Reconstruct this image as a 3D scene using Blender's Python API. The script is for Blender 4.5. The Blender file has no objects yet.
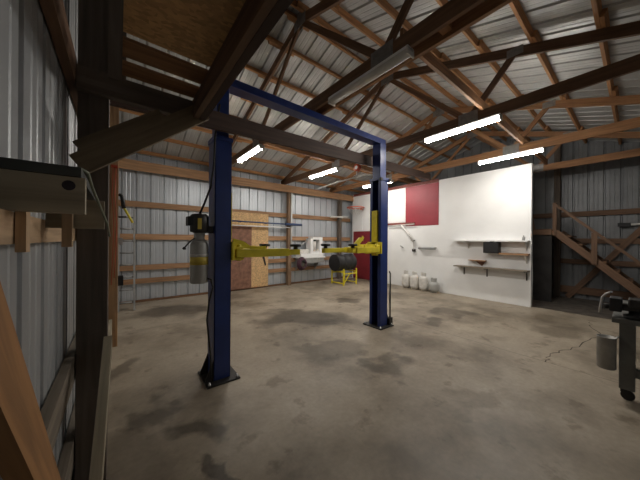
import bpy, math, random
from mathutils import Vector, Matrix
random.seed(7)
R = math.radians
scene = bpy.context.scene
col = scene.collection

# ---------------------------------------------------------------- camera, world, exposure
cam = bpy.data.cameras.new('camera')
cam.sensor_width = 36.0
cam.lens = 36.0 * 253.0 / 640.0
cam.clip_start = 0.02
co = bpy.data.objects.new('camera', cam)
col.objects.link(co)
yaw, roll = R(38.5), R(0.43)
fw = Vector((math.sin(yaw), math.cos(yaw), 0))
rt = Vector((math.cos(yaw), -math.sin(yaw), 0))
up = rt.cross(fw)
r2 = rt * math.cos(roll) + up * math.sin(roll)
u2 = -rt * math.sin(roll) + up * math.cos(roll)
M = Matrix((r2, u2, -fw)).transposed().to_4x4()
M.translation = (0, 0, 1.65)
co.matrix_world = M
scene.camera = co

w = bpy.data.worlds.new('world')
scene.world = w
w.use_nodes = True
w.node_tree.nodes['Background'].inputs[0].default_value = (0.5, 0.6, 0.8, 1)
w.node_tree.nodes['Background'].inputs[1].default_value = 0.05
scene.view_settings.view_transform = 'Standard'
scene.view_settings.look = 'None'
scene.view_settings.gamma = 1.0
scene.view_settings.use_curve_mapping = False
scene.view_settings.exposure = 1.1
LAMP = 42.0            # emission of the lit fluorescent diffusers
scene.cycles.max_bounces = 10
scene.cycles.diffuse_bounces = 6

# ---------------------------------------------------------------- materials
def nmat(name):
    m = bpy.data.materials.new(name)
    m.use_nodes = True
    nt = m.node_tree
    b = nt.nodes['Principled BSDF']
    return m, nt, b

def plain(name, c, rough=0.6, metal=0.0, var=0.12, scale=6.0, bump=0.0):
    m, nt, b = nmat(name)
    tc = nt.nodes.new('ShaderNodeTexCoord')
    n = nt.nodes.new('ShaderNodeTexNoise')
    n.inputs['Scale'].default_value = scale
    n.inputs['Detail'].default_value = 5
    nt.links.new(tc.outputs['Object'], n.inputs['Vector'])
    r = nt.nodes.new('ShaderNodeValToRGB')
    r.color_ramp.elements[0].position = 0.3
    r.color_ramp.elements[1].position = 0.7
    r.color_ramp.elements[0].color = (*[x * (1 - var) for x in c], 1)
    r.color_ramp.elements[1].color = (*[min(1, x * (1 + var)) for x in c], 1)
    nt.links.new(n.outputs['Fac'], r.inputs['Fac'])
    nt.links.new(r.outputs['Color'], b.inputs['Base Color'])
    b.inputs['Roughness'].default_value = rough
    b.inputs['Metallic'].default_value = metal
    if bump:
        bp = nt.nodes.new('ShaderNodeBump')
        bp.inputs['Strength'].default_value = bump
        bp.inputs['Distance'].default_value = 0.01
        nt.links.new(n.outputs['Fac'], bp.inputs['Height'])
        nt.links.new(bp.outputs['Normal'], b.inputs['Normal'])
    return m

def wood(name, c, dark=0.55, light=1.25, rough=0.75):
    m, nt, b = nmat(name)
    uv = nt.nodes.new('ShaderNodeUVMap')
    mp = nt.nodes.new('ShaderNodeMapping')
    mp.inputs['Scale'].default_value = (1.6, 26, 1)
    nt.links.new(uv.outputs[0], mp.inputs[0])
    n = nt.nodes.new('ShaderNodeTexNoise')
    n.inputs['Scale'].default_value = 1.0
    n.inputs['Detail'].default_value = 6
    n.inputs['Distortion'].default_value = 0.6
    nt.links.new(mp.outputs[0], n.inputs['Vector'])
    r = nt.nodes.new('ShaderNodeValToRGB')
    r.color_ramp.elements[0].position = 0.25
    r.color_ramp.elements[1].position = 0.75
    r.color_ramp.elements[0].color = (*[x * dark for x in c], 1)
    r.color_ramp.elements[1].color = (*[min(1, x * light) for x in c], 1)
    nt.links.new(n.outputs['Fac'], r.inputs['Fac'])
    oi = nt.nodes.new('ShaderNodeObjectInfo')
    mr = nt.nodes.new('ShaderNodeMapRange')
    mr.inputs['To Min'].default_value = 0.75
    mr.inputs['To Max'].default_value = 1.2
    nt.links.new(oi.outputs['Random'], mr.inputs['Value'])
    hs = nt.nodes.new('ShaderNodeHueSaturation')
    nt.links.new(r.outputs['Color'], hs.inputs['Color'])
    nt.links.new(mr.outputs[0], hs.inputs['Value'])
    nt.links.new(hs.outputs['Color'], b.inputs['Base Color'])
    b.inputs['Roughness'].default_value = rough
    return m

def osb(name, c):
    m, nt, b = nmat(name)
    tc = nt.nodes.new('ShaderNodeTexCoord')
    mp = nt.nodes.new('ShaderNodeMapping')
    mp.inputs['Scale'].default_value = (36, 62, 40)
    nt.links.new(tc.outputs['Object'], mp.inputs[0])
    v = nt.nodes.new('ShaderNodeTexVoronoi')
    v.inputs['Scale'].default_value = 1.0
    nt.links.new(mp.outputs[0], v.inputs['Vector'])
    sp = nt.nodes.new('ShaderNodeSeparateColor')
    nt.links.new(v.outputs['Color'], sp.inputs[0])
    r = nt.nodes.new('ShaderNodeValToRGB')
    r.color_ramp.elements[0].color = (*[x * 0.72 for x in c], 1)
    r.color_ramp.elements[1].color = (*[min(1, x * 1.25) for x in c], 1)
    nt.links.new(sp.outputs[0], r.inputs['Fac'])
    nt.links.new(r.outputs['Color'], b.inputs['Base Color'])
    b.inputs['Roughness'].default_value = 0.7
    return m

STAINS = [(2.69, 2.05, 0.44, 0.29, 0.42), (3.0, 4.44, 1.32, 0.61, 0.38), (0.95, 6.54, 1.0, 0.66, 0.42), (0.52, 2.41, 0.33, 0.28, 0.38), (0.25, 2.92, 0.19, 0.22, 0.51), (0.57, 1.88, 0.21, 0.12, 0.34), (2.54, 2.92, 0.76, 0.39, 0.59), (6.07, 2.68, 0.61, 0.35, 0.47), (4.99, 2.6, 0.34, 0.26, 0.51), (0.02, 3.98, 0.2, 0.38, 0.51), (6.47, 0.9, 0.58, 0.41, 0.59), (2.96, 1.11, 0.54, 0.23, 0.66), (4.89, 5.03, 0.4, 0.34, 0.42)]

def concrete():
    m, nt, b = nmat('concrete')
    L = nt.links.new
    tc = nt.nodes.new('ShaderNodeTexCoord')
    def noise(scale, detail, rough=0.55, off=0.0):
        mp = nt.nodes.new('ShaderNodeMapping')
        mp.inputs['Location'].default_value = (off, off * 0.7, 0)
        L(tc.outputs['Object'], mp.inputs[0])
        n = nt.nodes.new('ShaderNodeTexNoise')
        n.inputs['Scale'].default_value = scale
        n.inputs['Detail'].default_value = detail
        n.inputs['Roughness'].default_value = rough
        L(mp.outputs[0], n.inputs['Vector'])
        return n.outputs['Fac']
    def ramp(src, p0, p1, c0, c1):
        r = nt.nodes.new('ShaderNodeValToRGB')
        r.color_ramp.elements[0].position = p0
        r.color_ramp.elements[1].position = p1
        r.color_ramp.elements[0].color = (*c0, 1)
        r.color_ramp.elements[1].color = (*c1, 1)
        L(src, r.inputs['Fac'])
        return r.outputs['Color']
    def mul(a, c):
        x = nt.nodes.new('ShaderNodeMix')
        x.data_type = 'RGBA'
        x.blend_type = 'MULTIPLY'
        x.inputs[0].default_value = 1.0
        L(a, x.inputs[6]); L(c, x.inputs[7])
        return x.outputs[2]
    base = ramp(noise(1.1, 8, 0.62), 0.28, 0.72, (0.225, 0.186, 0.138), (0.40, 0.338, 0.256))
    stains = ramp(noise(0.75, 4, 0.6, 3.3), 0.35, 0.53, (0.52, 0.50, 0.47), (1, 1, 1))
    blot = ramp(noise(3.1, 5, 0.6, 8.1), 0.34, 0.42, (0.66, 0.63, 0.60), (1, 1, 1))
    grain = ramp(noise(22, 4, 0.6, 1.0), 0.3, 0.7, (0.86, 0.86, 0.86), (1.06, 1.06, 1.06))
    c = mul(mul(mul(base, stains), blot), grain)
    # sawn control joints
    sx = nt.nodes.new('ShaderNodeSeparateXYZ')
    L(tc.outputs['Object'], sx.inputs[0])
    def joint(axis, pos):
        a = nt.nodes.new('ShaderNodeMath'); a.operation = 'SUBTRACT'; a.inputs[1].default_value = pos
        L(sx.outputs[axis], a.inputs[0])
        d = nt.nodes.new('ShaderNodeMath'); d.operation = 'ABSOLUTE'; L(a.outputs[0], d.inputs[0])
        g = nt.nodes.new('ShaderNodeMath'); g.operation = 'LESS_THAN'; g.inputs[1].default_value = 0.006
        L(d.outputs[0], g.inputs[0])
        return ramp(g.outputs[0], 0, 1, (1, 1, 1), (0.45, 0.42, 0.4))
    wn = nt.nodes.new('ShaderNodeTexNoise')
    wn.inputs['Scale'].default_value = 1.7
    wn.inputs['Detail'].default_value = 5
    L(tc.outputs['Object'], wn.inputs['Vector'])
    ws_ = nt.nodes.new('ShaderNodeVectorMath'); ws_.operation = 'MULTIPLY_ADD'
    ws_.inputs[1].default_value = (1.5, 1.5, 0); ws_.inputs[2].default_value = (-0.75, -0.75, 0)
    L(wn.outputs['Color'], ws_.inputs[0])
    wp = nt.nodes.new('ShaderNodeVectorMath'); wp.operation = 'ADD'
    L(tc.outputs['Object'], wp.inputs[0]); L(ws_.outputs[0], wp.inputs[1])
    # oil and damp stains: (x, y, half width across the view, half depth, darkness)
    for sx_, sy_, ra, rb, k in STAINS:
        mp = nt.nodes.new('ShaderNodeMapping'); mp.vector_type = 'TEXTURE'
        mp.inputs['Location'].default_value = (sx_, sy_, 0)
        mp.inputs['Rotation'].default_value = (0, 0, R(-38.5))
        mp.inputs['Scale'].default_value = (ra, rb, 1000)
        L(wp.outputs[0], mp.inputs[0])
        ln = nt.nodes.new('ShaderNodeVectorMath'); ln.operation = 'LENGTH'
        L(mp.outputs[0], ln.inputs[0])
        c = mul(c, ramp(ln.outputs['Value'], 0.55, 1.25, (k, k * 0.97, k * 0.93), (1, 1, 1)))
    c = mul(c, joint('X', 4.6))
    c = mul(c, joint('Y', 5.6))
    L(c, b.inputs['Base Color'])
    rr = nt.nodes.new('ShaderNodeMapRange')
    L(noise(2.0, 4, 0.6, 5.0), rr.inputs['Value'])
    rr.inputs['To Min'].default_value = 0.36
    rr.inputs['To Max'].default_value = 0.68
    L(rr.outputs[0], b.inputs['Roughness'])
    bp = nt.nodes.new('ShaderNodeBump')
    bp.inputs['Strength'].default_value = 0.25
    bp.inputs['Distance'].default_value = 0.006
    L(noise(9, 6, 0.6, 2.0), bp.inputs['Height'])
    L(bp.outputs['Normal'], b.inputs['Normal'])
    return m

def emit(name, c, s):
    m, nt, b = nmat(name)
    b.inputs['Base Color'].default_value = (*c, 1)
    b.inputs['Emission Color'].default_value = (*c, 1)
    b.inputs['Emission Strength'].default_value = s
    return m

MAT = {
    'concrete': concrete(),
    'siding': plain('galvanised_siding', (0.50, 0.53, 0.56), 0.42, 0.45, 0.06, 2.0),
    'siding_left': plain('shaded_siding', (0.36, 0.375, 0.385), 0.42, 0.45, 0.08, 2.0),  # siding grey darkened, partly standing in for weaker light on the left wall
    'siding_dull': plain('dull_dark_siding', (0.20, 0.205, 0.21), 0.5, 0.4, 0.15, 2.0),  # darker siding tone for the right end wall
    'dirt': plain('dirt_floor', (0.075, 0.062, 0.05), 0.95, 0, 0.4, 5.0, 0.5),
    'dark_wood': wood('dark_brown_lumber', (0.17, 0.095, 0.055)),  # plain dark brown lumber tone
    'cross': wood('dark_red_brown_lumber', (0.060, 0.032, 0.022)),
    'ledge': wood('grey_tan_lumber', (0.36, 0.31, 0.22)),
    'post_lit': wood('lit_brown_post', (0.34, 0.20, 0.10)),  # post brown lightened, the light falling on it painted into the colour
    'bench': plain('dark_grey_steel', (0.13, 0.13, 0.12), 0.5, 0.2, 0.2, 6),
    'roof': plain('galvanised_roofing', (0.42, 0.425, 0.42), 0.45, 0.35, 0.16, 1.6),
    'truss': wood('truss_lumber', (0.30, 0.148, 0.064)),
    'truss_dark': wood('truss_lumber_dark', (0.155, 0.080, 0.040)),
    'purlin': wood('purlin_lumber', (0.40, 0.195, 0.078)),
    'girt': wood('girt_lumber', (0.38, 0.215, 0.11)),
    'girt_pale': wood('pale_lumber', (0.50, 0.34, 0.20)),
    'old': wood('weathered_lumber', (0.20, 0.165, 0.125)),
    'dark_post': wood('dark_treated_post', (0.13, 0.10, 0.076)),
    'brown_post': wood('brown_post', (0.22, 0.14, 0.085)),
    'brace': wood('brace_lumber', (0.19, 0.138, 0.08)),
    'orange': wood('orange_plank', (0.36, 0.175, 0.062)),
    'red_wood': wood('red_painted_wood', (0.25, 0.07, 0.055)),
    'osb': osb('strand_board', (0.60, 0.39, 0.19)),
    'osb_dark': osb('dark_strand_board', (0.46, 0.27, 0.115)),
    'rust': plain('rust_brown_panel', (0.23, 0.115, 0.075), 0.8, 0, 0.35, 9),
    'white': plain('white_paint', (0.82, 0.82, 0.81), 0.55, 0, 0.05, 1.5),
    'white_dirty': plain('white_dirty', (0.66, 0.64, 0.60), 0.5, 0, 0.15, 8),
    'red': plain('red_paint', (0.28, 0.022, 0.035), 0.5, 0, 0.12, 3),
    'red_door': plain('red_door_paint', (0.20, 0.016, 0.024), 0.5, 0, 0.1, 3),
    'blue': plain('blue_enamel', (0.015, 0.036, 0.165), 0.35, 0.0, 0.15, 5),
    'yellow': plain('yellow_enamel', (0.74, 0.62, 0.03), 0.45, 0.0, 0.15, 7),
    'black': plain('black_plastic', (0.010, 0.010, 0.011), 0.55),
    'black_iron': plain('black_iron', (0.03, 0.028, 0.026), 0.5, 0.3, 0.3, 9),
    'grey': plain('grey_paint', (0.30, 0.30, 0.29), 0.5, 0.1, 0.15, 8),
    'steel': plain('steel', (0.50, 0.50, 0.50), 0.35, 0.8, 0.15, 8),
    'plate': plain('gusset_plate', (0.22, 0.21, 0.20), 0.5, 0.5, 0.2, 20),
    'gal': plain('galvanised_can', (0.30, 0.29, 0.27), 0.55, 0.4, 0.15, 9),
    'tank_grey': plain('tank_grey', (0.40, 0.40, 0.38), 0.45, 0.1, 0.12, 6),
    'cord_red': plain('red_cord', (0.45, 0.055, 0.02), 0.5),
    'green_cord': plain('green_grey_strap', (0.20, 0.22, 0.16), 0.7),
    'mat_dark': plain('dark_mat', (0.055, 0.06, 0.055), 0.8, 0, 0.3, 9),
    'maroon': plain('maroon_rubber', (0.06, 0.02, 0.035), 0.6, 0, 0.3, 9),
    'bluepipe': plain('blue_pipe', (0.03, 0.06, 0.15), 0.4),
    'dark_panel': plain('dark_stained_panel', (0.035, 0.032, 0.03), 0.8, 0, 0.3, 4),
    'crack': plain('crack_dirt', (0.07, 0.055, 0.042), 0.95),
    'rim': plain('orange_red_rim', (0.50, 0.09, 0.04), 0.5),
    'net': plain('white_cord', (0.6, 0.58, 0.54), 0.8),
    'lamp_on': emit('lit_diffuser', (1.0, 0.955, 0.885), LAMP),
    'lamp_off': plain('unlit_diffuser', (0.62, 0.61, 0.58), 0.4),
    'label': plain('yellow_label', (0.55, 0.42, 0.06), 0.5),
    'knot': plain('dark_knot', (0.03, 0.022, 0.03), 0.7),
}

# ---------------------------------------------------------------- mesh builder
class MB:
    def __init__(s):
        s.v, s.f, s.uv, s.sm = [], [], [], []
    def face(s, idx, uvs=None, smooth=False):
        s.f.append(idx)
        s.uv.append(uvs or [(0, 0)] * len(idx))
        s.sm.append(smooth)
    def bar(s, p0, p1, w, h, upv=(0, 0, 1)):
        p0, p1 = Vector(p0), Vector(p1)
        d = p1 - p0
        L = d.length
        d.normalize()
        u = Vector(upv)
        side = d.cross(u)
        if side.length < 1e-4:
            side = d.cross(Vector((1, 0, 0)))
        side.normalize()
        u = side.cross(d).normalized()
        a, b = side * w / 2, u * h / 2
        n = len(s.v)
        for p in (p0, p1):
            s.v += [p - a - b, p + a - b, p + a + b, p - a + b]
        ou, ov = random.uniform(0, 50), random.uniform(0, 50)
        for k, (i, j, wd) in enumerate(((0, 1, w), (1, 2, h), (2, 3, w), (3, 0, h))):
            s.face([n + i, n + j, n + j + 4, n + i + 4],
                   [(ou, ov + k), (ou, ov + k + wd), (ou + L, ov + k + wd), (ou + L, ov + k)])
        q = [(ou, ov), (ou + w * .3, ov), (ou + w * .3, ov + h), (ou, ov + h)]
        s.face([n + 3, n + 2, n + 1, n], q)
        s.face([n + 4, n + 5, n + 6, n + 7], q)
        return s
    def box(s, x0, x1, y0, y1, z0, z1):
        dx, dy, dz = x1 - x0, y1 - y0, z1 - z0
        cx, cy, cz = (x0 + x1) / 2, (y0 + y1) / 2, (z0 + z1) / 2
        if dx >= dy and dx >= dz:
            return s.bar((x0, cy, cz), (x1, cy, cz), dy, dz)
        if dy >= dz:
            return s.bar((cx, y0, cz), (cx, y1, cz), dx, dz)
        return s.bar((cx, cy, z0), (cx, cy, z1), dy, dx, (1, 0, 0))
    def tube(s, pts, r, n=10, caps=True, smooth=True):
        pts = [Vector(p) for p in pts]
        rs = r if isinstance(r, (list, tuple)) else [r] * len(pts)
        ref = None
        base = len(s.v)
        for i, p in enumerate(pts):
            a = pts[max(0, i - 1)]
            b = pts[min(len(pts) - 1, i + 1)]
            d = (b - a).normalized()
            if ref is None:
                ref = Vector((0, 0, 1)) if abs(d.z) < 0.9 else Vector((1, 0, 0))
            x = (ref - d * ref.dot(d)).normalized()
            y = d.cross(x)
            ref = x
            for k in range(n):
                t = 2 * math.pi * k / n
                s.v.append(p + (x * math.cos(t) + y * math.sin(t)) * rs[i])
        for i in range(len(pts) - 1):
            for k in range(n):
                q = base + i * n
                s.face([q + k, q + (k + 1) % n, q + n + (k + 1) % n, q + n + k], None, smooth)
        if caps:
            s.face([base + k for k in reversed(range(n))])
            s.face([base + (len(pts) - 1) * n + k for k in range(n)])
        return s
    def lathe(s, c, prof, n=20, axis='z'):
        c = Vector(c)
        ax = {'z': Vector((0, 0, 1)), 'x': Vector((1, 0, 0)), 'y': Vector((0, 1, 0))}[axis]
        e1 = Vector((1, 0, 0)) if axis != 'x' else Vector((0, 1, 0))
        e2 = ax.cross(e1)
        base = len(s.v)
        for r, z in prof:
            for k in range(n):
                t = 2 * math.pi * k / n
                s.v.append(c + ax * z + (e1 * math.cos(t) + e2 * math.sin(t)) * max(r, 1e-4))
        for i in range(len(prof) - 1):
            for k in range(n):
                q = base + i * n
                s.face([q + k, q + (k + 1) % n, q + n + (k + 1) % n, q + n + k], None, True)
        s.face([base + k for k in reversed(range(n))])
        s.face([base + (len(prof) - 1) * n + k for k in range(n)])
        return s
    def prism(s, poly, ext):
        poly = [Vector(p) for p in poly]
        e = Vector(ext)
        n, m = len(s.v), len(poly)
        s.v += poly + [p + e for p in poly]
        s.face([n + i for i in reversed(range(m))], [(p.x + p.y, p.z) for p in reversed(poly)])
        s.face([n + m + i for i in range(m)], [(p.x + p.y, p.z) for p in poly])
        for i in range(m):
            j = (i + 1) % m
            s.face([n + i, n + j, n + m + j, n + m + i])
        return s
    def build(s, name, mat, parent=None, loc=None, bevel=0.0):
        if parent is not None:
            o0 = WORLD[parent.name]
        elif loc is not None:
            o0 = Vector(loc)
        else:
            xs = [p[0] for p in s.v]; ys = [p[1] for p in s.v]; zs = [p[2] for p in s.v]
            o0 = Vector(((min(xs) + max(xs)) / 2, (min(ys) + max(ys)) / 2, min(zs)))
        me = bpy.data.meshes.new(name)
        me.from_pydata([tuple(Vector(p) - o0) for p in s.v], [], s.f)
        ul = me.uv_layers.new(name='UVMap')
        i = 0
        for pf, uvs in zip(me.polygons, s.uv):
            for k in range(pf.loop_total):
                ul.data[pf.loop_start + k].uv = uvs[k]
        me.polygons.foreach_set('use_smooth', s.sm)
        me.materials.append(MAT[mat])
        me.update()
        o = bpy.data.objects.new(name, me)
        col.objects.link(o)
        if parent is not None:
            o.parent = parent
        else:
            o.location = o0
        WORLD[o.name] = o0
        if bevel:
            bv = o.modifiers.new('bevel', 'BEVEL')
            bv.width = bevel
            bv.segments = 2
            bv.limit_method = 'ANGLE'
        return o
WORLD = {}

def tag(o, label, cat, group=None):
    o['label'] = label
    o['category'] = cat
    if group:
        o['group'] = group
    return o

def thing(name, label, cat, loc=(0, 0, 0), group=None):
    o = bpy.data.objects.new(name, None)
    o.empty_display_size = 0.1
    col.objects.link(o)
    o.location = loc
    WORLD[o.name] = Vector(loc)
    return tag(o, label, cat, group)

def copy_thing(o, loc, label):
    r = o.copy()
    col.objects.link(r)
    r.location = loc
    r['label'] = label
    for ch in list(o.children):
        c = ch.copy(); col.objects.link(c); c.parent = r
        for g in list(ch.children):
            d = g.copy(); col.objects.link(d); d.parent = c
    return r

def struct(o):
    o['kind'] = 'structure'
    return o

# ---------------------------------------------------------------- dimensions of the barn
XL, XR = -0.24, 10.5           # gable walls
YN, YF = -1.22, 8.1            # eave walls
YRG, ZR, SL = 3.44, 5.40, 0.335
def zroof(y):
    return ZR - SL * abs(y - YRG)
PX = 8.1                       # white partition plane

# floor
fl = MB()
fl.box(XL - 0.1, XR + 0.1, YN - 0.1, YF + 0.1, -0.15, 0.0)
struct(fl.build('floor', 'concrete', loc=(0, 0, 0)))

def ribbed(name, mat, o, along, length, top, thick_dir, pitch=0.305, mirror=False):
    """ribbed steel sheet: ribs stand along the second direction, spaced along the first"""
    mb = MB()
    along, n = Vector(along), Vector(thick_dir)
    prof = [(0.0, 0), (0.075, 0), (0.083, 0.003), (0.095, 0.003), (0.103, 0), (0.16, 0), (0.168, 0.003), (0.18, 0.003), (0.188, 0), (0.250, 0), (0.264, 0.028), (0.291, 0.028), (0.305, 0)]
    o = Vector(o)
    pts = []
    k = 0
    x = 0
    while x < length:
        for a, d in prof[:-1]:
            xx = k * pitch + a
            if xx > length:
                break
            pts.append((xx, d))
        k += 1
        x = k * pitch
    pts.append((length, 0))
    for a, d in pts:
        b0, b1 = top(a)
        mb.v.append(o + along * a + n * d + b0)
        mb.v.append(o + along * a + n * d + b1)
    for i in range(len(pts) - 1):
        mb.face([2 * i, 2 * i + 2, 2 * i + 3, 2 * i + 1])
    ob = mb.build(name, mat, loc=(0, 0, 0))
    so = ob.modifiers.new('sheet', 'SOLIDIFY')
    so.thickness = 0.002
    return struct(ob)

Z = Vector((0, 0, 1))
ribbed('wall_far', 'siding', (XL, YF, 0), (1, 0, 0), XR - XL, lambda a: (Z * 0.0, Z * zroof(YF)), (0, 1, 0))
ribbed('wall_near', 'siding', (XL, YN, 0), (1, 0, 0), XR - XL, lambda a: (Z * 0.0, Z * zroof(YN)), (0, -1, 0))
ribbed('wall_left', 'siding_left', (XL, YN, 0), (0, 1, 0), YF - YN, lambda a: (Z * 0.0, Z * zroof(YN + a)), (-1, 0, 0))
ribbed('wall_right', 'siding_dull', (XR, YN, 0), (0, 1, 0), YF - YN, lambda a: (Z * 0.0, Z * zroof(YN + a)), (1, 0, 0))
ribbed('ceiling', 'roof', (XL, 0, 0), (1, 0, 0), XR - XL,
       lambda a: (Vector((0, YRG, ZR)), Vector((0, YF + 0.03, zroof(YF + 0.03)))), (0, 0, 1))
ribbed('ceiling', 'roof', (XL, 0, 0), (1, 0, 0), XR - XL,
       lambda a: (Vector((0, YN - 0.03, zroof(YN - 0.03))), Vector((0, YRG, ZR))), (0, 0, 1))
# white partition, standing on the floor
pt = MB()
pt.box(PX, PX + 0.12, 1.67, YF - 0.22, 0, 3.62)
struct(pt.build('wall_partition', 'white'))
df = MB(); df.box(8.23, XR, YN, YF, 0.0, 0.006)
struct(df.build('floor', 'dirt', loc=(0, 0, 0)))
bs = MB()
bs.box(XL + 0.06, PX, YF - 0.06, YF - 0.03, 0, 0.06)
struct(bs.build('baseboard_far', 'truss_dark'))
# crack in the slab
ck = MB()
def crack(path, wd):
    rnd = random.Random(3)
    pts = []
    for (a, b) in zip(path[:-1], path[1:]):
        for k in range(5):
            t = k / 5
            pts.append(Vector((a[0] + (b[0] - a[0]) * t + rnd.uniform(-.035, .035), a[1] + (b[1] - a[1]) * t + rnd.uniform(-.03, .03), 0.0015)))
    n = len(ck.v)
    for i, p in enumerate(pts):
        d = (pts[min(i + 1, len(pts) - 1)] - pts[max(0, i - 1)]).normalized()
        s = Vector((-d.y, d.x, 0)) * wd * rnd.uniform(.4, 1)
        ck.v += [p - s, p + s]
    for i in range(len(pts) - 1):
        ck.face([n + 2 * i, n + 2 * i + 1, n + 2 * i + 3, n + 2 * i + 2])
crack([(4.6, 0.78), (4.95, 0.80), (5.4, 0.66), (6.1, 0.5), (6.75, 0.41), (7.2, 0.55), (7.7, 0.62)], 0.009)
crack([(6.75, 0.41), (6.9, 0.1), (7.2, -0.3)], 0.006)
struct(ck.build('floor_crack', 'crack'))

# ---------------------------------------------------------------- roof framing
ORD = ['first', 'second', 'third', 'fourth', 'fifth', 'sixth', 'seventh', 'eighth', 'ninth', 'tenth']
offs = [0.10, 0.58, 1.22, 1.86, 2.50, 3.14, 3.78, 4.45]
for sgn, nm in ((1, 'far'), (-1, 'near')):
    for i, o in enumerate(offs):
        y = YRG + sgn * o
        z = zroof(y) - 0.047
        nrm = Vector((0, sgn * SL, 1)).normalized()
        mb = MB()
        mb.bar((XL + 0.03, y, z), (XR - 0.03, y, z), 0.04, 0.088, nrm)
        for xt in (2.3, 4.6, 6.9, 9.2):
            mb.bar((xt - 0.16 - 0.1 * (i % 2), y + sgn * 0.041, z - 0.041 * SL), (xt + 0.26, y + sgn * 0.041, z - 0.041 * SL), 0.04, 0.086, nrm)
        tag(mb.build('purlin', 'purlin'), f'long purlin board under the {nm} roof slope, {ORD[i]} down from the ridge', 'purlin', 'purlins under the roof sheets')

ZB = 3.69                      # bottom chord centre line
def truss(x, label, dark):
    t = thing('roof_truss', label, 'roof truss', (x, YN + 0.1, ZB - 0.07), 'wooden roof trusses')
    m = 'truss_dark' if dark else 'truss'
    mb = MB(); mb.bar((x, YN + 0.1, ZB), (x, YF - 0.16, ZB + 0.005), 0.042, 0.17); mb.build('bottom_chord', m, t)
    ztc = lambda y: zroof(y) - 0.095 - 0.075
    for ye, s in ((YN + 0.06, -1), (YF - 0.06, 1)):
        mb = MB(); mb.bar((x, ye, ztc(ye)), (x, YRG, ztc(YRG)), 0.042, 0.14); mb.build('top_chord', m, t)
    nodes = (1.79, 5.10)
    mids = (1.15, 5.73)
    for yn, ym in zip(nodes, mids):
        mb = MB(); mb.bar((x + 0.003, yn, ZB), (x + 0.003, YRG, ztc(YRG) - 0.02), 0.038, 0.088, (1, 0, 0) if 0 else (0, 1, 0)); mb.build('web', m, t)
        mb = MB(); mb.bar((x - 0.003, yn, ZB), (x - 0.003, ym, ztc(ym)), 0.038, 0.088, (0, 1, 0)); mb.build('web', m, t)
    for y, z, a, b in ((YRG, ztc(YRG), 0.16, 0.13), (nodes[0], ZB + 0.02, 0.15, 0.1), (nodes[1], ZB + 0.02, 0.15, 0.1), (mids[0], ztc(mids[0]), 0.1, 0.06), (mids[1], ztc(mids[1]), 0.1, 0.06)):
        g = MB()
        for s in (-1, 1):
            g.box(x + s * 0.0225 - 0.0015, x + s * 0.0225 + 0.0015, y - a, y + a, z - b, z + b)
        g.build('gusset_plate', 'plate', t)
    return t
ta = truss(2.3, 'brown timber roof truss over the left lift column, carrying the unlit lamp', True)
truss(4.6, 'timber roof truss just past the right lift column, above the longest bright lamp', True)
truss(6.9, 'timber roof truss nearest in front of the white partition wall', False)
truss(9.2, 'timber roof truss in the dim bay behind the white partition wall', False)
mb = MB(); mb.bar((2.47, YN + 0.1, ZB), (2.47, 3.3, ZB), 0.042, 0.18); mb.build('bottom_chord', 'truss', ta)
for yy in (-0.6, 1.1, 3.2):
    mb = MB(); mb.box(2.321, 2.449, yy, yy + 0.09, ZB - 0.05, ZB + 0.07); mb.build('spacer_block', 'truss', ta)
# far eave header and beam
mb = MB(); mb.box(XL + 0.06, XR - 0.06, YF - 0.27, YF - 0.23, 3.36, 3.61)
tag(mb.build('eave_header', 'girt'), 'long timber header along the top of the far wall', 'header')
mb = MB(); mb.bar((-0.17, 2.70, 2.84), (7.43, 3.97, 3.60), 0.045, 0.19)
tag(mb.build('cross_brace', 'cross'), 'long dark brace board passing before the left lift column and behind the right one', 'brace')
mb = MB(); mb.box(2.33, 9.18, 5.15, 5.19, 3.765, 3.90)
tag(mb.build('lateral_brace', 'truss'), 'timber tie board lying across the truss chords over the far half of the barn', 'brace')
mb = MB(); mb.box(2.33, 9.18, 1.55, 1.59, 3.765, 3.90)
tag(mb.build('lateral_brace', 'truss'), 'timber tie board lying across the truss chords over the near half of the barn', 'brace')

# ---------------------------------------------------------------- wall framing
def post(x0, x1, y0, y1, z1, m, label):
    mb = MB(); mb.box(x0, x1, y0, y1, 0, z1)
    return tag(mb.build('wall_post', m, bevel=0.004), label, 'post', 'posts of the barn walls')
post(-0.19, -0.05, 2.0, 2.14, 4.7, 'dark_post', 'dark nearly black wall post close on the left, behind the knee brace')
post(-0.16, -0.008, 4.95, 5.09, 4.65, 'post_lit', 'brown wall post with red cord, behind the dark left post')
post(4.80, 4.94, YF - 0.225, YF - 0.085, 3.36, 'brown_post', 'brown post in the middle of the far wall, white conduit beside it')
post(7.30, 7.44, YF - 0.225, YF - 0.085, 3.36, 'dark_post', 'dark grey post of the far wall near the red door')
post(2.36, 2.50, YF - 0.225, YF - 0.085, 3.36, 'brown_post', 'far wall post hidden behind the left lift column beside the strand board')
post(-0.19, -0.05, YF - 0.225, YF - 0.085, 3.36, 'brown_post', 'corner post where the left and far walls meet')
post(XR - 0.22, XR - 0.08, 1.45, 1.59, 4.6, 'dark_post', 'dark post on the right end wall behind the stair top')

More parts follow.
